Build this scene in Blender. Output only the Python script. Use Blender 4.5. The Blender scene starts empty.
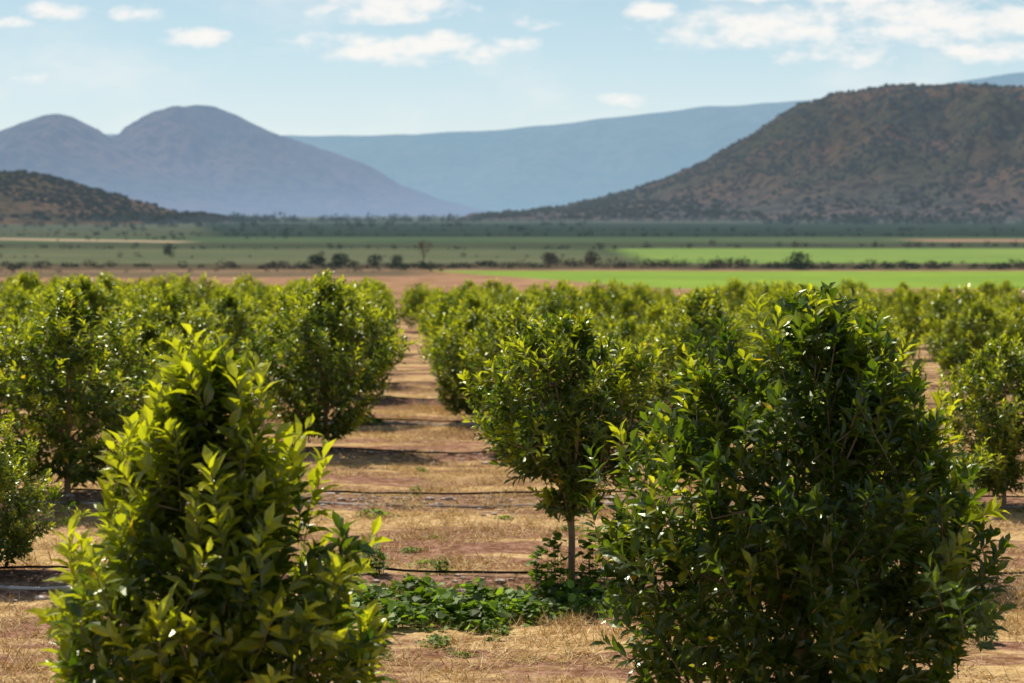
import bpy, math, random
import numpy as np
from mathutils import Vector, noise as mn

random.seed(3)
SC = bpy.context.scene
SC.view_settings.view_transform = 'Standard'
SC.view_settings.look = 'None'
SC.view_settings.exposure = 0
COL = SC.collection

# ------------------------------------------------------------------ layout
ANG = math.radians(3.5)
U = np.array([-math.sin(ANG), math.cos(ANG)])     # across the rows (depth)
V = np.array([math.cos(ANG), math.sin(ANG)])      # along the rows
ROW0, ROWD = 12.3, 6.9
VALLEY = -5.3

def base_z(x, y):
    zp = -0.0315 * y - 0.013 * x
    k = 0.5
    m = max(zp, VALLEY)
    return m + k * math.log(math.exp((zp - m) / k) + math.exp((VALLEY - m) / k)) if zp < VALLEY + 6 else zp

def row_d(x, y):
    r = x * U[0] + y * U[1]
    f = ((r - ROW0) / ROWD + 0.5) % 1.0 - 0.5
    return abs(f) * ROWD

def ground_z(x, y):
    z = base_z(x, y)
    if y > 9000:
        return z
    if -70 < y < 200:
        z += 0.06 * mn.noise((x * 0.45, y * 0.45, 0)) + 0.03 * mn.noise((x * 1.7, y * 1.7, 3))
        d = row_d(x, y)
        z += 0.09 * math.exp(-(d / 0.6) ** 2)
    return z

# ------------------------------------------------------------------ node helpers
class NT:
    def __init__(s, nt):
        s.nt = nt; s.n = nt.nodes; s.l = nt.links
    def new(s, t, **kw):
        nd = s.n.new(t)
        for k, v in kw.items():
            setattr(nd, k, v)
        return nd
    def put(s, sock, v):
        if isinstance(v, bpy.types.NodeSocket):
            s.l.new(v, sock)
        else:
            sock.default_value = v
    def m(s, op, a, b=None, c=None, clamp=False):
        nd = s.new('ShaderNodeMath', operation=op, use_clamp=clamp)
        s.put(nd.inputs[0], a)
        if b is not None: s.put(nd.inputs[1], b)
        if c is not None: s.put(nd.inputs[2], c)
        return nd.outputs[0]
    def mix(s, f, a, b, bt='MIX'):
        nd = s.new('ShaderNodeMix', data_type='RGBA', blend_type=bt)
        s.put(nd.inputs[0], f)
        s.put(nd.inputs[6], a if isinstance(a, bpy.types.NodeSocket) else (*a[:3], 1))
        s.put(nd.inputs[7], b if isinstance(b, bpy.types.NodeSocket) else (*b[:3], 1))
        return nd.outputs[2]
    def noise(s, vec, scale, detail=3, rough=0.55):
        nd = s.new('ShaderNodeTexNoise')
        nd.inputs['Scale'].default_value = scale
        nd.inputs['Detail'].default_value = detail
        nd.inputs['Roughness'].default_value = rough
        if vec is not None: s.l.new(vec, nd.inputs['Vector'])
        return nd.outputs['Fac']
    def ramp(s, f, lo, hi):
        nd = s.new('ShaderNodeMapRange', interpolation_type='SMOOTHSTEP')
        s.put(nd.inputs[0], f)
        nd.inputs[1].default_value = lo; nd.inputs[2].default_value = hi
        return nd.outputs[0]
    def scl(s, vec, sc):
        nd = s.new('ShaderNodeMapping')
        s.l.new(vec, nd.inputs[0]); nd.inputs['Scale'].default_value = sc
        return nd.outputs[0]

def new_mat(name):
    m = bpy.data.materials.new(name)
    m.use_nodes = True
    m.node_tree.nodes.clear()
    return m, NT(m.node_tree)

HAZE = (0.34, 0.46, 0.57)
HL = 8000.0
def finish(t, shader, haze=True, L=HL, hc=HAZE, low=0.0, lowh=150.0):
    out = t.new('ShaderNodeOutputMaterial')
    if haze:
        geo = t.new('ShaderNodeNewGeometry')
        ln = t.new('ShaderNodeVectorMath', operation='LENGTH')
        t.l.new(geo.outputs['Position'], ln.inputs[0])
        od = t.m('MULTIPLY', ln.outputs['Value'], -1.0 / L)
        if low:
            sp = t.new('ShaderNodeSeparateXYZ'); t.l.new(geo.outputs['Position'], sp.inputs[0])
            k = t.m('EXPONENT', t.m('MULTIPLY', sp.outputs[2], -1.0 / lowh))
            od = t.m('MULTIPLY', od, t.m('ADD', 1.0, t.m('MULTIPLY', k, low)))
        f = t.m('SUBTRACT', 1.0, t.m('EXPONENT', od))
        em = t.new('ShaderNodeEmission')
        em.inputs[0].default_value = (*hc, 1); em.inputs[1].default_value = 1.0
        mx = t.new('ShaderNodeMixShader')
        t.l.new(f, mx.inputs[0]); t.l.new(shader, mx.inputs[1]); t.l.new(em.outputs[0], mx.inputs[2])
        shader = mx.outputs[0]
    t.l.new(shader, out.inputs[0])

def attr_col(t, name='tint'):
    nd = t.new('ShaderNodeAttribute'); nd.attribute_name = name
    return nd.outputs['Color']

# ------------------------------------------------------------------ materials
def leaf_material(name, rough=0.33, trans=0.44, tmul=(3.1, 2.9, 0.7), gloss=0.06):
    m, t = new_mat(name)
    c = attr_col(t)
    b = t.new('ShaderNodeBsdfDiffuse'); t.l.new(c, b.inputs['Color'])
    tr = t.new('ShaderNodeBsdfTranslucent')
    t.l.new(t.mix(1.0, c, tmul, 'MULTIPLY'), tr.inputs[0])
    mx = t.new('ShaderNodeMixShader'); mx.inputs[0].default_value = trans
    t.l.new(b.outputs[0], mx.inputs[1]); t.l.new(tr.outputs[0], mx.inputs[2])
    g = t.new('ShaderNodeBsdfGlossy'); g.inputs['Roughness'].default_value = rough
    g.inputs['Color'].default_value = (.95, 1, .8, 1)
    m2 = t.new('ShaderNodeMixShader'); m2.inputs[0].default_value = gloss
    t.l.new(mx.outputs[0], m2.inputs[1]); t.l.new(g.outputs[0], m2.inputs[2])
    finish(t, m2.outputs[0], False)
    return m

def matte_material(name, haze, L=HL):
    m, t = new_mat(name)
    c = attr_col(t)
    b = t.new('ShaderNodeBsdfDiffuse')
    t.l.new(c, b.inputs['Color'])
    finish(t, b.outputs[0], haze, L=L)
    return m

M_LEAF = leaf_material('citrus_leaf')
M_WEED = leaf_material('weed_leaf', rough=0.5, trans=0.42, gloss=.03)
M_GRASS = matte_material('dry_grass_blade', False)
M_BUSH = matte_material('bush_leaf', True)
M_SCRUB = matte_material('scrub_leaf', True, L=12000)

def bark_material():
    m, t = new_mat('bark')
    tc = t.new('ShaderNodeTexCoord')
    n = t.noise(t.scl(tc.outputs['Object'], (30, 30, 8)), 1.5, 2)
    b = t.new('ShaderNodeBsdfDiffuse')
    t.l.new(t.mix(n, (0.15, 0.10, 0.06), (0.40, 0.30, 0.20)), b.inputs['Color'])
    finish(t, b.outputs[0], False)
    return m
M_BARK = bark_material()

def ground_near_material():
    m, t = new_mat('orchard_ground')
    geo = t.new('ShaderNodeNewGeometry')
    P = geo.outputs['Position']
    sep = t.new('ShaderNodeSeparateXYZ'); t.l.new(P, sep.inputs[0])
    X, Y = sep.outputs[0], sep.outputs[1]
    st = t.scl(P, (0.30, 1.1, 1))
    n1 = t.noise(st, 0.9, 5, 0.68)
    n2 = t.noise(P, 7.0, 5, 0.78)
    straw = t.mix(t.ramp(n2, 0.3, 0.7), (0.44, 0.26, 0.10), (0.84, 0.59, 0.29))
    soil = t.mix(t.ramp(n2, 0.35, 0.7), (0.20, 0.09, 0.05), (0.52, 0.30, 0.20))
    near = t.mix(t.ramp(n1, 0.45, 0.56), straw, soil)
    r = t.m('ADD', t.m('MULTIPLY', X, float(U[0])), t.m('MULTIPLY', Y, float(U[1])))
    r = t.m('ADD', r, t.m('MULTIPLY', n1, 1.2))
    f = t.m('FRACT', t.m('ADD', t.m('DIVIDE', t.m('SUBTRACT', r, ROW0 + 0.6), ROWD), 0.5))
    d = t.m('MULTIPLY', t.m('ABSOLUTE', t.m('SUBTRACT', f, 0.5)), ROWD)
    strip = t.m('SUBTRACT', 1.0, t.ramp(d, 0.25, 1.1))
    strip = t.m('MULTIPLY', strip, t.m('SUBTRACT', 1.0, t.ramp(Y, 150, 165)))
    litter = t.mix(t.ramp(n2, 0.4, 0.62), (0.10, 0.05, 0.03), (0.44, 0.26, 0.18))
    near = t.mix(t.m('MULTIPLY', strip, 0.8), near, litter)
    fine = t.noise(t.scl(P, (0.3, 1.0, 1)), 0.6, 4, 0.7)
    col = t.mix(t.ramp(Y, 150, 180), near, t.mix(t.ramp(fine, .35, .65), (0.24, 0.13, 0.07), (0.48, 0.28, 0.16)))
    b = t.new('ShaderNodeBsdfDiffuse')
    t.l.new(col, b.inputs['Color'])
    bp = t.new('ShaderNodeBump'); bp.inputs['Strength'].default_value = 0.9; bp.inputs['Distance'].default_value = 0.07
    t.l.new(n2, bp.inputs['Height']); t.l.new(bp.outputs[0], b.inputs['Normal'])
    finish(t, b.outputs[0], True)
    return m

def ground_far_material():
    m, t = new_mat('valley_fields_cloud_shadow')
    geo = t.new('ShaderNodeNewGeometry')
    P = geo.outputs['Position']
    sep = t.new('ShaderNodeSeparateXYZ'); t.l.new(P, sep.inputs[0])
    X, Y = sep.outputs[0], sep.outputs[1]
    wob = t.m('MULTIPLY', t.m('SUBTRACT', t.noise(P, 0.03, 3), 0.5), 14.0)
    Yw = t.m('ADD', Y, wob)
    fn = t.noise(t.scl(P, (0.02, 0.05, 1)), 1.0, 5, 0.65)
    fine = t.noise(t.scl(P, (0.35, 0.5, 1)), 0.6, 4, 0.7)
    rp = t.ramp(t.m('ADD', t.m('MULTIPLY', fn, 0.6), t.m('MULTIPLY', fine, 0.4)), 0.38, 0.62)
    col = t.mix(t.ramp(fine, .35, .65), (0.24, 0.13, 0.07), (0.48, 0.28, 0.16))
    def zone(col, y0, y1, c1, c2, x0=None, xs=0.0, x1=None, xs1=0.0, soft=0.02, s0=0.0, s1=0.0):
        sf = soft * y0
        a = t.m('DIVIDE', t.m('SUBTRACT', Yw, t.m('ADD', t.m('MULTIPLY', X, s0), y0)), sf, clamp=True)
        b = t.m('DIVIDE', t.m('SUBTRACT', t.m('ADD', t.m('MULTIPLY', X, s1), y1), Yw), sf, clamp=True)
        k = t.m('MULTIPLY', a, b)
        if x0 is not None:
            e = t.m('SUBTRACT', X, t.m('ADD', t.m('MULTIPLY', Y, xs), x0))
            k = t.m('MULTIPLY', k, t.m('DIVIDE', e, sf, clamp=True))
        if x1 is not None:
            e = t.m('SUBTRACT', t.m('ADD', t.m('MULTIPLY', Y, xs1), x1), X)
            k = t.m('MULTIPLY', k, t.m('DIVIDE', e, sf, clamp=True))
        return t.mix(k, col, t.mix(rp, c1, c2))
    col = zone(col, 292, 30000, (0.05, 0.07, 0.04), (0.11, 0.11, 0.055))
    col = zone(col, 255, 292, (0.10, 0.085, 0.045), (0.24, 0.16, 0.10), x1=-8, soft=.03)
    col = zone(col, 216, 288, (0.19, 0.30, 0.045), (0.26, 0.37, 0.055), x0=107, xs=-0.42)
    col = zone(col, 290, 326, (0.06, 0.055, 0.03), (0.15, 0.105, 0.065), soft=.01)
    col = zone(col, 324, 460, (0.09, 0.115, 0.055), (0.15, 0.15, 0.08), x1=22)
    col = zone(col, 327, 470, (0.17, 0.26, 0.06), (0.23, 0.32, 0.075), x0=20)
    col = zone(col, 475, 560, (0.035, 0.05, 0.028), (0.08, 0.09, 0.045))
    col = zone(col, 560, 690, (0.05, 0.09, 0.04), (0.10, 0.13, 0.06))
    col = zone(col, 570, 640, (0.28, 0.17, 0.11), (0.36, 0.22, 0.14), x0=115)
    col = zone(col, 470, 500, (0.36, 0.27, 0.17), (0.46, 0.34, 0.22), x1=-88, s0=-0.9, s1=-1.0)
    col = zone(col, 690, 1600, (0.012, 0.028, 0.018), (0.032, 0.048, 0.026), x0=0, xs=-0.16)  # cloud shadow across the valley floor, painted in as a dark green band
    col = zone(col, 1600, 2500, (0.04, 0.06, 0.035), (0.08, 0.085, 0.05))
    col = zone(col, 2500, 3000, (0.30, 0.24, 0.16), (0.38, 0.30, 0.2), x0=-90, x1=10)
    b = t.new('ShaderNodeBsdfDiffuse')
    t.l.new(col, b.inputs['Color'])
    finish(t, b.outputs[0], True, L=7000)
    return m

def hill_material(name, ca, cb, dark, sc, thr=(0.45, 0.6), L=HL, hc=HAZE, bump=6.0, low=0.0, lowh=150.0):
    m, t = new_mat(name)
    geo = t.new('ShaderNodeNewGeometry'); P = geo.outputs['Position']
    big = t.noise(P, sc * 0.1, 5, 0.6)
    sm = t.noise(P, sc, 5, 0.75)
    c = t.mix(t.ramp(big, 0.38, 0.6), ca, cb)
    c = t.mix(t.ramp(sm, *thr), c, dark)
    b = t.new('ShaderNodeBsdfDiffuse'); t.l.new(c, b.inputs['Color'])
    bp = t.new('ShaderNodeBump'); bp.inputs['Strength'].default_value = 0.9; bp.inputs['Distance'].default_value = bump
    t.l.new(t.m('ADD', sm, big), bp.inputs['Height']); t.l.new(bp.outputs[0], b.inputs['Normal'])
    finish(t, b.outputs[0], True, L=L, hc=hc, low=low, lowh=lowh)
    return m

# ------------------------------------------------------------------ mesh builder
class MB:
    def __init__(s):
        s.v = []; s.f = []; s.mi = []; s.tint = []; s.n = 0
    def add(s, verts, faces, mat, tint):
        verts = np.asarray(verts, float)
        s.v.append(verts)
        s.tint.append(np.broadcast_to(np.asarray(tint, float), (len(verts), 3)))
        o = s.n
        s.f.extend([tuple(int(i) + o for i in f) for f in faces])
        s.mi.extend([mat] * len(faces))
        s.n += len(verts)
    def many(s, tv, tf, M, O, mat, tints):
        k = len(tv); n = len(O)
        vv = np.einsum('ka,nab->nkb', tv, M) + O[:, None, :]
        s.v.append(vv.reshape(-1, 3))
        s.tint.append(np.repeat(tints, k, axis=0))
        base = (np.arange(n) * k + s.n)
        for f in tf:
            fa = base[:, None] + np.array(f)[None, :]
            s.f.extend(map(tuple, fa.tolist()))
        s.mi.extend([mat] * (n * len(tf)))
        s.n += n * k
    def tube(s, pts, rads, mat, tint=(0.2, 0.15, 0.1), sides=6):
        pts = [Vector(p) for p in pts]
        vs = []; fs = []
        for i, p in enumerate(pts):
            d = (pts[min(i + 1, len(pts) - 1)] - pts[max(i - 1, 0)]).normalized()
            a = d.cross(Vector((0.3, 0.9, 0.2))).normalized(); b = d.cross(a)
            for k in range(sides):
                w = 2 * math.pi * k / sides
                vs.append(p + (a * math.cos(w) + b * math.sin(w)) * rads[i])
        for i in range(len(pts) - 1):
            for k in range(sides):
                k2 = (k + 1) % sides
                fs.append((i * sides + k, i * sides + k2, (i + 1) * sides + k2, (i + 1) * sides + k))
        s.add([tuple(v) for v in vs], fs, mat, tint)
    def mesh(s, name, mats, smooth=False):
        me = bpy.data.meshes.new(name)
        v = np.concatenate(s.v)
        me.from_pydata(v.tolist(), [], s.f)
        for m in mats: me.materials.append(m)
        me.polygons.foreach_set('material_index', np.array(s.mi, dtype=np.int32))
        if smooth:
            me.polygons.foreach_set('use_smooth', np.ones(len(s.f), dtype=bool))
        at = me.attributes.new('tint', 'FLOAT_COLOR', 'POINT')
        tt = np.concatenate(s.tint)
        at.data.foreach_set('color', np.concatenate([tt, np.ones((len(tt), 1))], axis=1).ravel().astype(np.float32))
        me.update()
        return me

def obj(name, me, loc=(0, 0, 0), rot=0.0, sc=1.0, parent=None):
    o = bpy.data.objects.new(name, me)
    COL.objects.link(o)
    o.location = loc; o.rotation_euler = (0, 0, rot)
    o.scale = (sc, sc, sc) if not isinstance(sc, tuple) else sc
    if parent: o.parent = parent
    return o

LEAF8 = np.array([[0, 0, 0], [-.38, .28, .10], [-.46, .60, .07], [0, 1, -.16], [.46, .60, .07], [.38, .28, .10], [0, .3, 0.0], [0, .65, -.03]])
LEAF8F = [(0, 6, 1), (0, 5, 6), (1, 6, 7, 2), (6, 5, 4, 7), (2, 7, 3), (7, 4, 3)]
LEAF4 = np.array([[0, 0, 0], [-.42, .5, .06], [0, 1, -.1], [.42, .5, .06]])
LEAF4F = [(0, 3, 2, 1)]

def norm(a):
    return a / (np.linalg.norm(a, axis=-1, keepdims=True) + 1e-9)

def leaf_frames(D, N, L, W):
    D = norm(D); Xa = norm(np.cross(D, N)); Z = np.cross(Xa, D)
    return np.stack([Xa * W[:, None], D * L[:, None], Z * L[:, None]], axis=1)

def make_tree(name, seed, prof, trunk_h, n_shoots, lpl=16, leaf=0.105, lod=0, lump=0.3, young=0.25, spikes=None, open_=0.0, bright=1.0):
    rng = np.random.default_rng(seed)
    zs = np.array([p[0] for p in prof]); rs = np.array([p[1] for p in prof])
    H = zs[-1]
    nl = 34
    la = rng.uniform(0, 2 * np.pi, nl); lz = rng.uniform(zs[0], zs[-1], nl); lw = rng.uniform(-1.1, 1.2, nl)
    def rad(z, a):
        r = np.interp(z, zs, rs)
        da = np.angle(np.exp(1j * (a[:, None] - la[None, :])))
        k = np.exp(-(da / 0.42) ** 2 - ((z[:, None] - lz[None, :]) / (0.10 * H)) ** 2) * lw
        return r * (1 + lump * np.clip(k.sum(1), -1.4, 1.6))
    n = n_shoots * 4
    zz = rng.uniform(zs[0], zs[-1], n)
    keep = rng.uniform(0, rs.max(), n) < np.interp(zz, zs, rs) + 0.06
    zz = zz[keep]
    n = len(zz)
    aa = rng.uniform(0, 2 * np.pi, n)
    fr = rng.uniform(0.0, 1, n) ** 0.42
    R = rad(zz, aa)
    px = np.cos(aa) * R * fr; py = np.sin(aa) * R * fr
    off = seed * 7.3
    nv = np.array([mn.noise((a * 2.8 + off, b * 2.8, c * 2.8)) for a, b, c in zip(px, py, zz)])
    keep = nv > (-0.10 + open_) - 0.18 * (fr < 0.5)
    px, py, zz, aa, fr = [q[keep][:n_shoots] for q in (px, py, zz, aa, fr)]
    n = len(px)
    out = np.stack([np.cos(aa), np.sin(aa), np.zeros(n)], 1)
    up = np.zeros((n, 3)); up[:, 2] = 1
    h = ((zz - zs[0]) / (H - zs[0]))[:, None]
    D = norm(out * (1.0 - 0.7 * h) + up * (0.35 + 1.2 * h) + rng.normal(0, 0.36, (n, 3)))
    SL = rng.uniform(0.16, 0.36, n) * (leaf / 0.105) ** 0.5
    SL = np.where(rng.random(n) < .16, SL * 1.5, SL)
    tip = np.stack([px, py, zz], 1) + D * (SL * 0.4)[:, None]
    base = tip - D * SL[:, None]
    if spikes:
        for (sx, sy, sz, ln) in spikes:
            for _ in range(3):
                d = norm(np.array([rng.normal(0, .18) + sx * 0.25, rng.normal(0, .18) + sy * .25, 1.0]))
                b0 = np.array([sx, sy, sz]) + rng.normal(0, 0.03, 3)
                base = np.vstack([base, b0]); D = np.vstack([D, d]); SL = np.append(SL, ln * rng.uniform(.6, 1))
                zz = np.append(zz, sz); fr = np.append(fr, 1.1)
    n = len(base)
    B = MB()
    Ds = []; Ns = []; Os = []; Ls = []; Ts = []
    dark = np.array([0.018, 0.044, 0.007]) * bright; mid = np.array([0.078, 0.125, 0.013]) * bright; yng = np.array([0.34, 0.37, 0.028])
    a0 = norm(np.cross(D, np.array([0.31, 0.22, 0.9]))); b0 = np.cross(D, a0)
    shoot_age = rng.uniform(0, 1, n)
    zrel = np.clip((zz - zs[0]) / (H - zs[0]), 0, 1)
    ythr = 1 - young * (0.25 + 1.4 * zrel)  # lime new growth increases upward, also painting sunlit crown tops into leaf colour
    for j in range(lpl):
        tpos = (j + 0.6) / lpl
        w = j * 2.4 + shoot_age * 6.28 + rng.normal(0, 0.3, n)
        perp = a0 * np.cos(w)[:, None] + b0 * np.sin(w)[:, None]
        d = norm(D * (0.35 + 0.85 * tpos) + perp * (1.0 - 0.4 * tpos) + np.array([0, 0, -0.08]) + rng.normal(0, 0.16, (n, 3)))
        nn = norm(D * 0.8 - perp * 0.5 + np.array([0, 0, 0.5]) + rng.normal(0, 0.3, (n, 3)))
        o = base + D * (SL * tpos)[:, None] + perp * 0.006
        L = leaf * rng.uniform(0.65, 1.2, n) * (1.05 - 0.3 * tpos * tpos)
        y = np.clip((shoot_age > ythr) * (0.15 + 0.85 * tpos) * np.clip(fr * 1.5 - .5, 0, 1) + rng.normal(0, .05, n), 0, 1)[:, None]
        g = rng.uniform(0, 1, (n, 1))
        col = (dark * (1 - g) + mid * g) * (1 - y) + yng * y
        yl = rng.uniform(0, 1, (n, 1)) > 0.997
        col = np.where(yl, np.array([0.40, 0.30, 0.03]), col)
        Ds.append(d); Ns.append(nn); Os.append(o); Ls.append(L); Ts.append(col)
    Ds = np.concatenate(Ds); Ns = np.concatenate(Ns); Os = np.concatenate(Os); Ls = np.concatenate(Ls); Ts = np.concatenate(Ts)
    M = leaf_frames(Ds, Ns, Ls, Ls * rng.uniform(0.38, 0.50, len(Ls)))
    if lod == 0: B.many(LEAF8, LEAF8F, M, Os, 0, Ts)
    else: B.many(LEAF4, LEAF4F, M, Os, 0, Ts)
    tr = 0.034 if lod == 0 else 0.04
    pts = [(0, 0, -0.1), (0.01, 0, trunk_h * 0.3), (0.015 * rng.normal(), 0.02, trunk_h * 0.7), (0, 0, trunk_h), (0, 0.02, trunk_h + (H - trunk_h) * 0.35), (0.0, 0, trunk_h + (H - trunk_h) * 0.7)]
    B.tube(pts, [tr * 1.35, tr * 1.05, tr, tr * 1.05, tr * 0.6, tr * 0.2], 1, sides=8)
    if lod == 0:
        limbs = []
        for i in range(9):
            a = i * 2.4 + rng.uniform(0, 1); z0 = trunk_h + rng.uniform(-0.12, 0.35) * (H - trunk_h) * .6
            z1 = zs[0] + (H - zs[0]) * rng.uniform(0.3, 0.9)
            r1 = np.interp(z1, zs, rs) * 0.75
            p0 = np.array([0, 0, z0]); p3 = np.array([math.cos(a) * r1, math.sin(a) * r1, z1])
            p1 = p0 + (p3 - p0) * 0.3 + np.array([0, 0, 0.02]) + rng.normal(0, .03, 3)
            p2 = p0 + (p3 - p0) * 0.65 + rng.normal(0, .05, 3)
            B.tube([p0, p1, p2, p3], [tr * .55, tr * .42, tr * .28, tr * .1], 1, sides=5)
            limbs += [p1, p2, p3, (p1 + p2) / 2, (p2 + p3) / 2]
        limbs = np.array(limbs)
        for i in range(n):
            tp = base[i] + D[i] * SL[i]
            B.tube([base[i], base[i] + D[i] * SL[i] * .5, tp], [.0035, .003, .0015], 1, (0.1, 0.12, 0.05), sides=3)
            dq = ((limbs - base[i]) ** 2).sum(1)
            if i % 2 == 0 and dq.min() < .3 ** 2:
                q = limbs[np.argmin(dq)]
                B.tube([q, (q + base[i]) / 2 + rng.normal(0, .02, 3), base[i]], [.007, .005, .0035], 1, sides=3)
    return B.mesh(name, [M_LEAF, M_BARK])

# ------------------------------------------------------------------ ground
def build_grid(name, xs_fn, ys, nx, zf, mats, matf=None):
    vs = []
    for y in ys:
        w0, w1 = xs_fn(y)
        for i in range(nx):
            x = w0 + (w1 - w0) * i / (nx - 1)
            vs.append((x, y, zf(x, y)))
    fs = []; mi = []
    for j in range(len(ys) - 1):
        for i in range(nx - 1):
            a = j * nx + i
            fs.append((a, a + 1, a + nx + 1, a + nx))
            mi.append(matf(ys[j]) if matf else 0)
    me = bpy.data.meshes.new(name)
    me.from_pydata(vs, [], fs)
    me.polygons.foreach_set('use_smooth', np.ones(len(fs), dtype=bool))
    for m in mats: me.materials.append(m)
    me.polygons.foreach_set('material_index', np.array(mi, dtype=np.int32))
    me.update()
    return obj(name, me)

ys = [-80, -40, -20, -10, -5] + [i * 0.25 for i in range(0, 240)] + [60 + i * 2.0 for i in range(0, 90)]
y = 240.0
while y < 30000:
    ys.append(y); y *= 1.09
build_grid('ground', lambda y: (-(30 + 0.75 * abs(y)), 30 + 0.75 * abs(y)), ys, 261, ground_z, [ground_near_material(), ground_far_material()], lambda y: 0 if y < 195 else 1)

# ------------------------------------------------------------------ mountains and hills
def smooth_profile(pts, w, amp, sc, seed):
    xs = np.array([p[0] for p in pts]); hs = np.array([p[1] for p in pts])
    gx = np.linspace(xs[0], xs[-1], 900)
    gh = np.interp(gx, xs, hs)
    k = max(1, int(w / (gx[1] - gx[0])))
    ker = np.hanning(2 * k + 3); ker /= ker.sum()
    gh = np.convolve(np.pad(gh, (k + 1, k + 1), mode='edge'), ker, mode='valid')[:900]
    gh = gh + np.array([amp * mn.fractal((x * sc, seed, 0), 1.0, 2.0, 5) for x in gx])
    return gx, gh

def mountain(name, pts, D, W, mat, seed, w=60, amp=4, sc=0.01, nx=360, ny=130, gul=0.3, gsc=0.004, back=0.8, pw=1.25):
    gx, gh = smooth_profile(pts, w, amp, sc, seed)
    y0, y1 = D - W, D + W * back
    def zf(x, y):
        h = float(np.interp(x, gx, gh))
        t = 1 - abs(y - D) / (W if y < D else W * back)
        t = min(max(t, 0), 1)
        s = t * t * (3 - 2 * t)
        s = 0.45 * s + 0.55 * t ** pw
        g = 1 - abs(mn.fractal((x * gsc + seed, y * gsc * 0.35, seed), 0.9, 2.1, 5))
        gg = gul * (g - 0.75) * 4 * t * (1 - t) + 0.06 * mn.fractal((x * gsc * 6, y * gsc * 6, seed), 0.8, 2.0, 4) * t * (1 - t) * 3
        z = max(h, 0) * (s + gg * 0.8 * s ** 0.5)
        return VALLEY - 6 + z + 6 * min(1, t * 8) + 8.3 * s
    yy = [y0 + (y1 - y0) * i / (ny - 1) for i in range(ny)]
    o = build_grid(name, lambda y: (gx[0], gx[-1]), yy, nx, zf, [mat])
    return o, zf

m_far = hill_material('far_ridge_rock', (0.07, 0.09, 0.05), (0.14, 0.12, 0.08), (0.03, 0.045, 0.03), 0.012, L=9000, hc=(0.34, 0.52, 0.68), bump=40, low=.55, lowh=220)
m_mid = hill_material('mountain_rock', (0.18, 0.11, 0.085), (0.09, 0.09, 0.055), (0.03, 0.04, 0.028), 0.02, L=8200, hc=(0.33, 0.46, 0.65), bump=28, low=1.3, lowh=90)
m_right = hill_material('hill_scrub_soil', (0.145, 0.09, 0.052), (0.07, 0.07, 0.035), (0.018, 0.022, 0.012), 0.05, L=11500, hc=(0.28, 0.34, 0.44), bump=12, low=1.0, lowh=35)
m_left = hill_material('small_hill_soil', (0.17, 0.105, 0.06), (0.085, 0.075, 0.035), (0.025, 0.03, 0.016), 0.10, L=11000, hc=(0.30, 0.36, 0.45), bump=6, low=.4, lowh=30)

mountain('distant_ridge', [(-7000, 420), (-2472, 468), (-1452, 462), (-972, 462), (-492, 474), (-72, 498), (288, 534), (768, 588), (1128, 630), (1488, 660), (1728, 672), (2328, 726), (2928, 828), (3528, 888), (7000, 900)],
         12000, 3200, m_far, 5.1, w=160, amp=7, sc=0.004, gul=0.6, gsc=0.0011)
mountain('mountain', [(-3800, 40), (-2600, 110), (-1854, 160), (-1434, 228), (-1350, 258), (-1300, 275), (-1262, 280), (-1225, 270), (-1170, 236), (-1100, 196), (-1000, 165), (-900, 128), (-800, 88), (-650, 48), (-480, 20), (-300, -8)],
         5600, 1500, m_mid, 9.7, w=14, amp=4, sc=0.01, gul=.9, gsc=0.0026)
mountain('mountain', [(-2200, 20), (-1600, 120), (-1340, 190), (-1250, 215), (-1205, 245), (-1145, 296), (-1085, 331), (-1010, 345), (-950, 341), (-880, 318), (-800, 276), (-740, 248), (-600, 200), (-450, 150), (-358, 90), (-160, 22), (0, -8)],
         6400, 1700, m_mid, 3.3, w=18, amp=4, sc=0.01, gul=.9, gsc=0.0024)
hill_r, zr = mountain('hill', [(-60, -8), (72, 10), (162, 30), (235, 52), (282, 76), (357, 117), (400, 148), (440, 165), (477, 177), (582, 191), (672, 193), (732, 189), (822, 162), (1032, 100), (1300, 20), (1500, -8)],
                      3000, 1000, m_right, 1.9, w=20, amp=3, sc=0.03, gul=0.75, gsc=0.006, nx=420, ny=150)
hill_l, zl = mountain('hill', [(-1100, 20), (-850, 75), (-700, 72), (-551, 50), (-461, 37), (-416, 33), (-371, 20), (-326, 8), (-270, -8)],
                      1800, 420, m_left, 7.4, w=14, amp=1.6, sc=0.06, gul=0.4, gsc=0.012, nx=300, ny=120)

def ico():
    import bmesh
    bm = bmesh.new(); bmesh.ops.create_icosphere(bm, subdivisions=1, radius=1)
    v = np.array([tuple(q.co) for q in bm.verts]); f = [tuple(q.index for q in fc.verts) for fc in bm.faces]
    bm.free(); return v, f
IV, IF = ico()
def scrub(name, parent, zf, xr, yr, n, r0, r1, seed, cols):
    rng = np.random.default_rng(seed)
    B = MB(); O = []; M = []; T = []
    while len(O) < n:
        x = rng.uniform(*xr); y = rng.uniform(*yr)
        z = zf(x, y)
        if z < VALLEY + 2: continue
        if mn.noise((x * 0.012, y * 0.008, seed)) < rng.uniform(-0.4, 0.45): continue
        r = rng.uniform(r0, r1) * (1 if rng.random() < .85 else 1.6)
        a = rng.uniform(0, 6.28)
        c, s_ = math.cos(a), math.sin(a)
        M.append(np.array([[c * r, s_ * r, 0], [-s_ * r * .8, c * r * .8, 0], [rng.normal(0, .2), rng.normal(0, .2), r * rng.uniform(.5, .85)]]))
        O.append((x, y, z + r * 0.15)); T.append(np.array(cols[rng.integers(len(cols))]) * rng.uniform(.7, 1.2))
    B.many(IV * (1 + rng.normal(0, .12, (len(IV), 1))), IF, np.array(M), np.array(O), 0, np.array(T))
    obj(name, B.mesh(name, [M_SCRUB], True), parent=parent)
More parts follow.
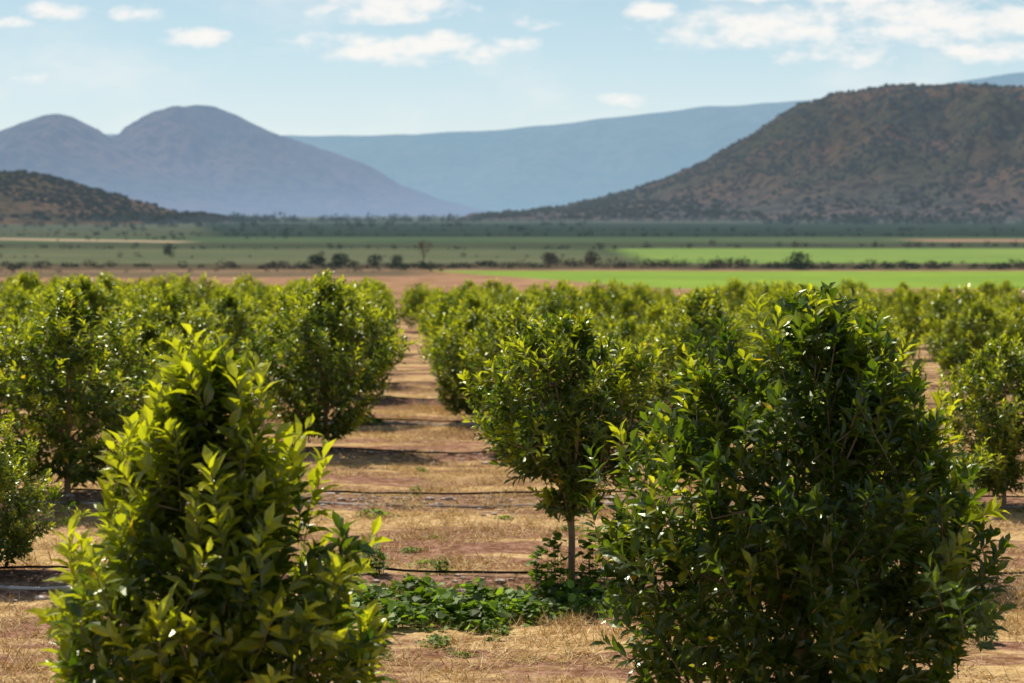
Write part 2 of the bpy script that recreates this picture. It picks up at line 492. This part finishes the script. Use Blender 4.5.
SCOL = [(0.025, 0.035, 0.014), (0.035, 0.038, 0.017), (0.045, 0.042, 0.02), (0.055, 0.045, 0.022), (0.02, 0.027, 0.012)]
scrub('scrub', hill_r, zr, (-40, 1300), (2050, 3060), 10000, 1.6, 3.8, 11, SCOL)
scrub('scrub', hill_l, zl, (-800, -270), (1400, 1830), 4500, 1.0, 2.6, 12, SCOL)

# ------------------------------------------------------------------ valley bushes and tree lines
def bush_arrays(rng, c, r, h, n, cols, q=0.28):
    a = rng.normal(0, 1, (n, 3)); a = norm(a) * (rng.uniform(0.2, 1, (n, 1)) ** 0.4)
    lump = 1 + 0.25 * np.sin(a[:, 0:1] * 5 + rng.uniform(0, 6)) * np.cos(a[:, 1:2] * 4 + rng.uniform(0, 6))
    O = np.array(c) + a * lump * np.array([r, r, h * 0.5]) + np.array([0, 0, h * 0.48])
    D = norm(rng.normal(0, 1, (n, 3))); N = norm(rng.normal(0, 1, (n, 3)))
    L = q * r * rng.uniform(.7, 1.4, n)
    T = np.array(cols)[rng.integers(len(cols), size=n)] * rng.uniform(.6, 1.4, (n, 1))
    return leaf_frames(D, N, L, L * 0.9), O, T

GRN = [(0.03, 0.05, 0.02), (0.045, 0.065, 0.025)]
BRN = [(0.16, 0.10, 0.06), (0.10, 0.075, 0.04), (0.07, 0.06, 0.035)]
rng = np.random.default_rng(77)
def gz(x, y): return base_z(x, y)

def single_bush(x, y, r, h, n=500, cols=GRN):
    B = MB()
    for k in range(3):
        M, O, T = bush_arrays(rng, (rng.normal(0, r * .3), rng.normal(0, r * .3), 0), r * .8, h * rng.uniform(.75, 1), n // 3, cols, 0.22)
        B.many(LEAF4, LEAF4F, M, O, 0, T)
    B.tube([(0, 0, -.1), (0, 0, h * .6)], [.12, .05], 1)
    obj('bush', B.mesh('bush', [M_BUSH, M_BARK]), (x, y, gz(x, y)))
single_bush(42, 292, 1.9, 2.9)
single_bush(-31, 318, 1.6, 2.0); single_bush(-27.5, 320, 1.5, 2.1)
single_bush(-21.4, 312, 1.2, 2.3); single_bush(-17.8, 316, 1.1, 2.0)
single_bush(-68, 395, 1.2, 2.6); single_bush(12.5, 318, 1.3, 2.6, cols=BRN); single_bush(6, 330, 1.5, 2.0, cols=BRN)

B = MB()
def grow(p, d, l, r, k):
    e = p + d * l
    B.tube([tuple(p), tuple((p + e) / 2 + Vector(rng.normal(0, l * .04, 3))), tuple(e)], [r, r * .8, r * .6], 0, sides=4)
    if k == 0: return
    for _ in range(3):
        nd = (d + Vector(rng.normal(0, .45, 3)) + Vector((0, 0, .12))).normalized()
        grow(e, nd, l * rng.uniform(.62, .82), r * .6, k - 1)
grow(Vector((0, 0, -.1)), Vector((0, 0, 1)), 1.3, .13, 5)
M, O, T = bush_arrays(rng, (0, 0, 1.6), 1.0, 2.6, 150, BRN, 0.12)
B.many(LEAF4, LEAF4F, M, O, 1, T)
obj('bare_tree', B.mesh('bare_tree', [M_BARK, M_BUSH]), (-13.8, 312, gz(-13.8, 312)))

B = MB()
x = -120.0
while x < 130:
    x += rng.uniform(0.3, 1.5)
    if x < -38 and rng.random() < .45: continue
    yy_ = 303 + 6 * mn.noise((x * .03, 0, 0)) + rng.normal(0, 5)
    brown = (4 < x < 36) or rng.random() < .5
    r = rng.uniform(.5, 1.5); h = rng.uniform(.4, 1.3) * (1.5 if 4 < x < 36 else 1)
    M, O, T = bush_arrays(rng, (x, yy_, gz(x, yy_)), r, h, 80, BRN if brown else GRN, 0.24)
    B.many(LEAF4, LEAF4F, M, O, 0, T)
obj('hedgerow', B.mesh('hedgerow', [M_BUSH]))

B = MB()
def tline(x0, x1, y0, y1, n, r0, r1, cols=GRN):
    for i in range(n):
        t = rng.random()
        x = x0 + (x1 - x0) * t; y = y0 + (y1 - y0) * t + rng.normal(0, abs(y0) * .012)
        r = r0 + (r1 - r0) * rng.random() ** 2
        M, O, T = bush_arrays(rng, (x, y, gz(x, y)), r, r * rng.uniform(1.1, 1.8), 40, cols, 0.38)
        B.many(LEAF4, LEAF4F, M, O, 0, T)
tline(-270, -30, 1750, 1900, 110, 2.0, 5.5)
tline(-235, -200, 1700, 1700, 10, 4, 7)
tline(-30, 400, 2000, 1900, 130, 1.6, 4)
tline(190, 420, 1500, 1450, 90, 2, 6)
tline(-420, -220, 1500, 1500, 80, 2, 5)
tline(-300, 50, 1150, 1250, 110, 1.0, 2.6)
tline(-260, 240, 745, 690, 160, 0.4, 1.4)
tline(-260, 340, 930, 900, 170, 0.5, 1.8)
tline(20, 160, 470, 500, 60, 0.4, 1.1, BRN)
tline(-140, 30, 470, 455, 70, 0.3, 1.0)
tline(-140, 10, 360, 380, 30, 0.3, .8, BRN)
tline(-180, -70, 560, 640, 26, 0.4, 1.1)
tline(-90, -10, 275, 285, 40, 0.2, .5, BRN)
obj('distant_trees', B.mesh('distant_trees', [M_BUSH]))

# ------------------------------------------------------------------ citrus trees
def place(row_d_, off):
    p = V * off + U * row_d_
    return float(p[0]), float(p[1])
def put_tree(me, x, y, rot=0, sc=1.0, parent=None, name='citrus_tree'):
    return obj(name, me, (x, y, ground_z(x, y) - 0.02), rot, sc, parent)

t_right = make_tree('citrus_tree_a', 21, [(0.25, .35), (0.55, .85), (0.95, 1.14), (1.35, 1.18), (1.75, .98), (2.15, .80), (2.45, .58), (2.64, .36), (2.78, .08)],
                    0.4, 950, 15, 0.128, young=.25, lump=.32, spikes=[(-.05, 0, 2.56, .3), (-.45, .1, 2.25, .4), (.45, 0, 2.3, .35), (0.15, -.1, 2.45, .3), (-1.0, -.2, 1.5, .4), (1.05, 0, 1.45, .4)])
t_left = make_tree('citrus_tree_b', 34, [(0.25, .4), (0.6, .72), (1.2, .82), (1.6, .70), (2.0, .46), (2.35, .28), (2.55, .12)],
                   0.4, 640, 15, 0.135, young=.75, lump=.34, spikes=[(.0, 0, 2.35, .45), (.2, -.1, 2.15, .4), (-.4, 0, 1.9, .45), (.45, 0, 1.75, .45), (.7, 0, 1.1, .4), (.75, -.2, .6, .3), (-.6, -.1, 1.4, .4), (.1, -.4, 1.9, .4)])
t_mid = make_tree('citrus_tree_c', 47, [(0.58, .14), (0.85, .46), (1.2, .72), (1.6, .90), (1.95, .86), (2.25, .64), (2.45, .3), (2.52, .05)],
                  0.6, 560, 14, 0.115, young=.42, lump=.36, open_=0.05, spikes=[(.1, 0, 2.3, .3), (-.5, 0, 2.1, .3), (.5, 0, 2.1, .3), (-.8, 0, 1.6, .3)])
PR = [[(.22, .5), (.7, .95), (1.3, 1.05), (1.9, .85), (2.3, .45), (2.5, .08)],
      [(.30, .4), (.8, .85), (1.5, 1.0), (2.0, .88), (2.35, .45), (2.5, .08)],
      [(.2, .6), (.7, 1.0), (1.2, 1.05), (1.7, .85), (2.1, .5), (2.35, .08)],
      [(.25, .5), (.9, .95), (1.5, 1.08), (1.9, .9), (2.2, .5), (2.4, .1)]]
mk = [make_tree('citrus_tree_d%d' % i, 60 + i, p, .5, 560, 13, 0.12, young=.58, lump=.38, open_=.02, spikes=[(0, 0, p[-1][0] - .25, .4), (.5, .1, 1.9, .4), (-.5, -.2, 2.0, .4), (-.85, 0, 1.5, .3), (.8, .3, 1.5, .35)]) for i, p in enumerate(PR)]
fr_ = [make_tree('citrus_tree_far%d' % i, 80 + i, p, .5, 250, 9, 0.19, lod=1, young=.62, lump=.45, bright=.9) for i, p in enumerate(PR)]

put_tree(t_right, 1.78, 12.1, 0.3)
put_tree(t_left, -1.48, 9.7, 0.0)
put_tree(t_mid, 0.57, 19.2, 0.8)
rr = random.Random(5)
tree_pos = [(1.74, 12.1), (-1.5, 9.7), (.57, 19.2)]
orch = bpy.data.objects.new('citrus_orchard', None); COL.objects.link(orch)
nrow = 1
dist = ROW0 + ROWD
GAPS = {(2, 2), (4, 4), (6, 5), (5, 4), (8, 6), (3, 4)}
while dist < 160:
    half = int((0.30 * dist + 8) / 3.0) + 1
    for k in range(-half, half + 1):
        jit = .2 + min(.4, dist * .005)
        off = -1.05 + 3.0 * k + rr.uniform(-jit, jit)
        dd = dist + rr.uniform(-.6, .6)
        x, y = place(dd, off)
        if nrow == 1:
            if k == -1:
                put_tree(mk[2], x - .1, y, 1.0, .62); tree_pos.append((x, y))
            elif k in (-2,):
                put_tree(mk[k % 4], x, y, k, .95); tree_pos.append((x, y))
            elif k == 2:
                put_tree(mk[1], x - .1, y, 2.0, .72); tree_pos.append((x, y))
            continue
        if (nrow, k) in GAPS: continue
        if rr.random() < .03: continue
        sc = rr.uniform(.80, 1.14)
        if dist > 110: sc *= rr.uniform(.65, 1.0)
        if dist > 90 and rr.random() < .12: sc *= .6
        wx = 1.15 if k <= 0 else 1.0
        if nrow <= 5:
            if nrow == 2 and k == 0: sc = 1.16
            if nrow == 2 and k == -1: sc = 1.05
            if nrow == 3 and k == 0: sc = 1.15
            wx = 1.12 if k < 0 else 1.0
            put_tree(mk[rr.randrange(4)], x, y, rr.uniform(0, 6.28), (sc * wx, sc * wx, sc))
            tree_pos.append((x, y))
        else:
            put_tree(fr_[rr.randrange(4)], x, y, rr.uniform(0, 6.28), (sc * rr.uniform(.9, 1.15) * wx, sc, sc), orch, 'tree')
    nrow += 1
    dist += ROWD

# ------------------------------------------------------------------ dry grass
TRI = np.array([[-.5, 0, 0], [.5, 0, 0], [0, 1, -.08]])
TRIF = [(0, 1, 2)]
def grass_patch(name, seed, n, l0, l1, flat):
    rng = np.random.default_rng(seed)
    B = MB()
    cx = rng.uniform(-.65, .65, (26, 2))
    ci = rng.integers(26, size=n)
    pos = np.where(rng.random((n, 1)) < .6, cx[ci] + rng.normal(0, .06, (n, 2)), rng.uniform(-.7, .7, (n, 2)))
    O = np.concatenate([pos, np.full((n, 1), -.01)], 1)
    a = rng.uniform(0, 2 * np.pi, n); el = np.abs(rng.normal(0, 1, n)) * flat + .12
    D = np.stack([np.cos(a), np.sin(a), el], 1)
    N = np.stack([rng.normal(0, .5, n), rng.normal(0, .5, n), np.ones(n)], 1)
    L = rng.uniform(l0, l1, n)
    M = leaf_frames(D, N, L, np.full(n, .008) * rng.uniform(.7, 1.4, n))
    cols = np.array([(0.82, .58, .28), (.68, .45, .19), (.90, .69, .38), (.50, .31, .12), (.62, .44, .16)])
    T = cols[rng.integers(5, size=n)] * rng.uniform(.75, 1.1, (n, 1))
    B.many(TRI, TRIF, M, O, 0, T)
    return B.mesh(name, [M_GRASS])
GP = [grass_patch('grass_patch%d' % i, 100 + i, 1100, .05, .14 + .025 * i, .35 + .12 * i) for i in range(4)]
gr = bpy.data.objects.new('dry_grass', None); COL.objects.link(gr)
yy_ = 9.0
while yy_ < 54:
    hw = .30 * yy_ + 1.5
    xx = -hw
    while xx < hw:
        x = xx + rr.uniform(-.3, .3); y = yy_ + rr.uniform(-.3, .3)
        d = row_d(x, y)
        nv = mn.noise((x * .3, y * .8, 9))
        p = 1.0
        if d < .8: p = .25
        elif nv < -.05: p = .25
        if rr.random() < p:
            hh = .7 + 1.3 * max(0, nv + .1)
            obj('tuft', GP[rr.randrange(4)], (x, y, ground_z(x, y)), rr.uniform(0, 6.28), (1, 1, hh), gr)
        xx += .95
    yy_ += .95

# ------------------------------------------------------------------ weeds
WL = np.array([[0, 0, 0], [-.42, .3, .05], [-.48, .65, .02], [0, 1, -.1], [.48, .65, .02], [.42, .3, .05]])
WLF = [(0, 5, 4, 3, 2, 1)]
def weed(name, seed, n, R, h, leaf):
    rng = np.random.default_rng(seed)
    B = MB()
    a = rng.uniform(0, 6.28, n); r = R * rng.uniform(0, 1, n) ** .6 * (1 + .35 * np.sin(a * 3 + seed) + .2 * np.sin(a * 7))
    px, py = r * np.cos(a), r * np.sin(a) * .6
    hh = h * np.clip(1 - (r / R) ** 2 * .7, .15, 1) * rng.uniform(.2, 1, n)
    O = np.stack([px, py, hh], 1)
    D = np.stack([rng.normal(0, 1, n), rng.normal(0, 1, n), rng.normal(0.1, .3, n)], 1)
    N = np.stack([rng.normal(0, .4, n), rng.normal(0, .4, n), np.ones(n)], 1)
    L = leaf * rng.uniform(.5, 1.3, n)
    T = np.array([.085, .14, .018]) * rng.uniform(.35, 2.0, (n, 1))
    B.many(WL, WLF, leaf_frames(D, N, L, L * 1.0), O, 0, T)
    for i in range(0, n, 4):
        B.tube([(px[i] * .9, py[i] * .9, -.02), tuple(O[i])], [.003, .002], 0, (.08, .12, .04), sides=3)
    return B.mesh(name, [M_WEED])
W1 = weed('weed_a', 1, 260, .55, .20, .09)
W2 = weed('weed_b', 2, 200, .28, .40, .06)
W3 = weed('weed_c', 3, 120, .30, .09, .05)
W4 = weed('weed_d', 4, 90, .15, .60, .09)
def put_weed(me, x, y, s=1.0):
    obj('weeds', me, (x, y, ground_z(x, y)), rr.uniform(0, 6.28), s)
for (x, y, s, w) in [(-.75, 17.4, 1.0, W1), (-.35, 17.9, .95, W1), (.05, 17.7, .9, W1), (.4, 18.3, .9, W1), (-1.0, 16.7, 1.0, W1), (.62, 18.6, .6, W2), (.42, 19.0, .9, W4), (.75, 18.9, .9, W4),
                     (.25, 18.9, .7, W4), (.95, 19.2, .8, W4), (-1.7, 24.6, 1.0, W3), (-1.4, 30.5, .7, W3), (.85, 18.2, .9, W1), (-.2, 16.6, .9, W3), (-.6, 16.0, .8, W3), (-1.6, 18.4, .8, W1), (4.0, 17.6, .8, W1), (4.3, 19.0, .7, W2),
                     (3.9, 16.4, .7, W2), (-.9, 20.5, .7, W3), (-.5, 17.1, 1.0, W1), (.1, 17.2, .9, W1), (-1.25, 17.3, 1., W1), (-.9, 18.3, .8, W1), (-.3, 16.9, .9, W1), (.5, 17.6, .9, W1), (-1.4, 16.3, .8, W3), (-1.1, 21.5, .6, W3), (.7, 23.4, .8, W3), (-1.35, 19.2, .8, W2),
                     (-.9, 22.6, .4, W3), (-.1, 24.5, .5, W3), (-.4, 15.6, .4, W3), (-1.3, 26.8, .5, W2), (-1.0, 15.5, .5, W3), (-.7, 19.4, .5, W2)]:
    put_weed(w, x, y, s)
for (tx, ty) in tree_pos[5:]:
    for _ in range(rr.randrange(1, 4)):
        put_weed([W1, W3, W3, W3][rr.randrange(4)], tx + rr.uniform(-.9, .9), ty + rr.uniform(-.8, .3), rr.uniform(.4, .9))

# ------------------------------------------------------------------ irrigation pipes, stones
def simple_mat(name, c1, c2, sc):
    m, t = new_mat(name)
    geo = t.new('ShaderNodeNewGeometry')
    n = t.noise(geo.outputs['Position'], sc, 3)
    b = t.new('ShaderNodeBsdfDiffuse'); t.l.new(t.mix(t.ramp(n, .4, .6), c1, c2), b.inputs['Color'])
    finish(t, b.outputs[0], False); return m
M_PIPE = simple_mat('weathered_pipe', (.80, .74, .66), (.36, .29, .23), 2.0)
M_HOSE = simple_mat('black_drip_hose', (.015, .014, .013), (.05, .04, .035), 3.0)
M_STONE = simple_mat('stone', (.70, .63, .56), (.34, .25, .19), 12)
def line_along_row(name, i, d0, r, mat, lift):
    pts = []; s = -.32 * d0 - 3
    while s < .32 * d0 + 3:
        dd = d0 + .25 * mn.noise((s * .35, i * 3.1, lift * 50)) + .05 * mn.noise((s * 1.3, i, 5))
        p = V * s + U * dd
        pts.append((p[0], p[1], ground_z(p[0], p[1]) + lift + .05 * mn.noise((s * .9, i, 2))))
        s += .3
    B = MB(); B.tube(pts, [r] * len(pts), 0, sides=6)
    obj(name, B.mesh(name, [mat], True))
for i in (1, 2, 4):
    line_along_row('irrigation_pipe', i, ROW0 + ROWD * i - .65, .018, M_PIPE, .02)
for i in range(1, 8):
    line_along_row('drip_hose', i, ROW0 + ROWD * i + .05 - (.3 if i > 2 else 0), .013, M_HOSE, .045)
B = MB(); O = []; M = []
for i in range(2600):
    d0 = rr.choice([1, 2, 2, 3, 3, 4, 5]); dd = ROW0 + ROWD * d0 + rr.gauss(-.3, .55)
    s = rr.uniform(-.3, .3) * dd
    p = V * s + U * dd
    r = rr.uniform(.008, .035) * (1 if rr.random() < .9 else 1.9)
    O.append((p[0], p[1], ground_z(p[0], p[1]) + r * .2))
    M.append(np.array([[r * 1.5, rr.uniform(-.3, .3) * r, 0], [0, r, 0], [0, 0, r * .6]]))
B.many(IV * (1 + rng.normal(0, .1, (len(IV), 1))), IF, np.array(M), np.array(O), 0, np.full((len(O), 3), .4))
obj('stones', B.mesh('stones', [M_STONE]))

# ------------------------------------------------------------------ world
AZ, EL = math.radians(-30), math.radians(52)
w = bpy.data.worlds.new('World'); SC.world = w; w.use_nodes = True
try:
    w.cycles.sampling_method = 'NONE'
except Exception as e:
    print('world sampling', e)
w.node_tree.nodes.clear()
t = NT(w.node_tree)
sky = t.new('ShaderNodeTexSky', sky_type='NISHITA')
sky.sun_disc = False; sky.sun_elevation = EL; sky.sun_rotation = AZ
sky.air_density = 1.0; sky.dust_density = 0.6; sky.altitude = 900
tc = t.new('ShaderNodeTexCoord')
sp = t.new('ShaderNodeSeparateXYZ'); t.l.new(tc.outputs['Generated'], sp.inputs[0])
yy2 = t.m('MAXIMUM', t.m('ABSOLUTE', sp.outputs[1]), 0.05)
a_ = t.m('DIVIDE', sp.outputs[0], yy2); e_ = t.m('DIVIDE', sp.outputs[2], yy2)
cv = t.new('ShaderNodeCombineXYZ'); t.l.new(a_, cv.inputs[0]); t.l.new(t.m('MULTIPLY', e_, 2.2), cv.inputs[1])
nA = t.noise(cv.outputs[0], 42, 5, .62)
nB = t.noise(cv.outputs[0], 11, 4, .6)
clouds = [(-.066, .101, .038, .0070, 1.3), (-.050, .082, .056, .0080, 1.2), (-.156, .0875, .020, .005, 1.1), (.069, .100, .013, .006, 1.3), (-.225, .100, .020, .005, 1.1),
          (.125, .092, .058, .010, 1.2), (.205, .095, .050, .012, 1.2), (.245, .080, .034, .006, 1.1), (.165, .078, .035, .006, .8), (.055, .056, .022, .004, .6), (-.240, .067, .020, .004, .7), (-.185, .099, .014, .005, 1.1), (.185, .1075, .045, .004, 1.1), (.25, .096, .024, .008, 1.2),
          (.115, .108, .03, .004, 1.0), (-.25, .094, .014, .004, 1.0), (.01, .094, .016, .004, .6)]
mask = None
for (a0, e0, hw, hh, st) in clouds:
    dx = t.m('DIVIDE', t.m('SUBTRACT', a_, a0), hw)
    dy = t.m('DIVIDE', t.m('SUBTRACT', e_, e0), hh)
    q = t.m('SUBTRACT', st, t.m('ADD', t.m('MULTIPLY', dx, dx), t.m('MULTIPLY', dy, dy)))
    q = t.m('MAXIMUM', q, -1.5)
    mask = q if mask is None else t.m('MAXIMUM', mask, q)
cm = t.m('ADD', t.m('MULTIPLY', mask, .6), t.m('MULTIPLY', t.m('SUBTRACT', nA, .5), 3.0))
cf = t.m('MULTIPLY', t.ramp(cm, -.15, .85), .92)
cf = t.m('MULTIPLY', cf, t.ramp(sp.outputs[1], 0, .2))
wisp = t.m('MULTIPLY', t.ramp(nB, .45, .75), .35)
cf = t.m('MAXIMUM', cf, wisp)
low = t.m('MULTIPLY', t.m('SUBTRACT', 1.0, t.ramp(e_, .05, .20)), .78)
bg = t.new('ShaderNodeBackground'); t.l.new(sky.outputs[0], bg.inputs[0]); bg.inputs[1].default_value = .085
hz = t.mix(t.ramp(e_, .0, .11), (.84, .92, .93), (.55, .78, .89))
bgh = t.new('ShaderNodeBackground'); t.l.new(hz, bgh.inputs[0]); bgh.inputs[1].default_value = 1.0
mh = t.new('ShaderNodeMixShader'); t.l.new(low, mh.inputs[0]); t.l.new(bg.outputs[0], mh.inputs[1]); t.l.new(bgh.outputs[0], mh.inputs[2])
bgc = t.new('ShaderNodeBackground'); bgc.inputs[0].default_value = (.99, .96, .92, 1); bgc.inputs[1].default_value = 1.0
ms = t.new('ShaderNodeMixShader'); t.l.new(cf, ms.inputs[0]); t.l.new(mh.outputs[0], ms.inputs[1]); t.l.new(bgc.outputs[0], ms.inputs[2])
wo = t.new('ShaderNodeOutputWorld'); t.l.new(ms.outputs[0], wo.inputs[0])

sd = bpy.data.lights.new('sun', 'SUN'); sd.energy = 5.0; sd.angle = math.radians(.5); sd.color = (1, .94, .82)
so = bpy.data.objects.new('sun', sd); COL.objects.link(so)
S = Vector((math.sin(AZ) * math.cos(EL), math.cos(AZ) * math.cos(EL), math.sin(EL)))
so.rotation_euler = S.to_track_quat('Z', 'Y').to_euler(); so.location = (0, 0, 50)

# ------------------------------------------------------------------ camera
cd = bpy.data.cameras.new('camera'); co = bpy.data.objects.new('camera', cd); COL.objects.link(co)
co.location = (0, 0, 3.0)
co.rotation_euler = (math.radians(90 - 3.68), 0, 0)
cd.sensor_width = 36; cd.lens = 70.3; cd.clip_start = .1; cd.clip_end = 60000
cd.dof.use_dof = True; cd.dof.focus_distance = 14.5; cd.dof.aperture_fstop = 2.6
SC.camera = co
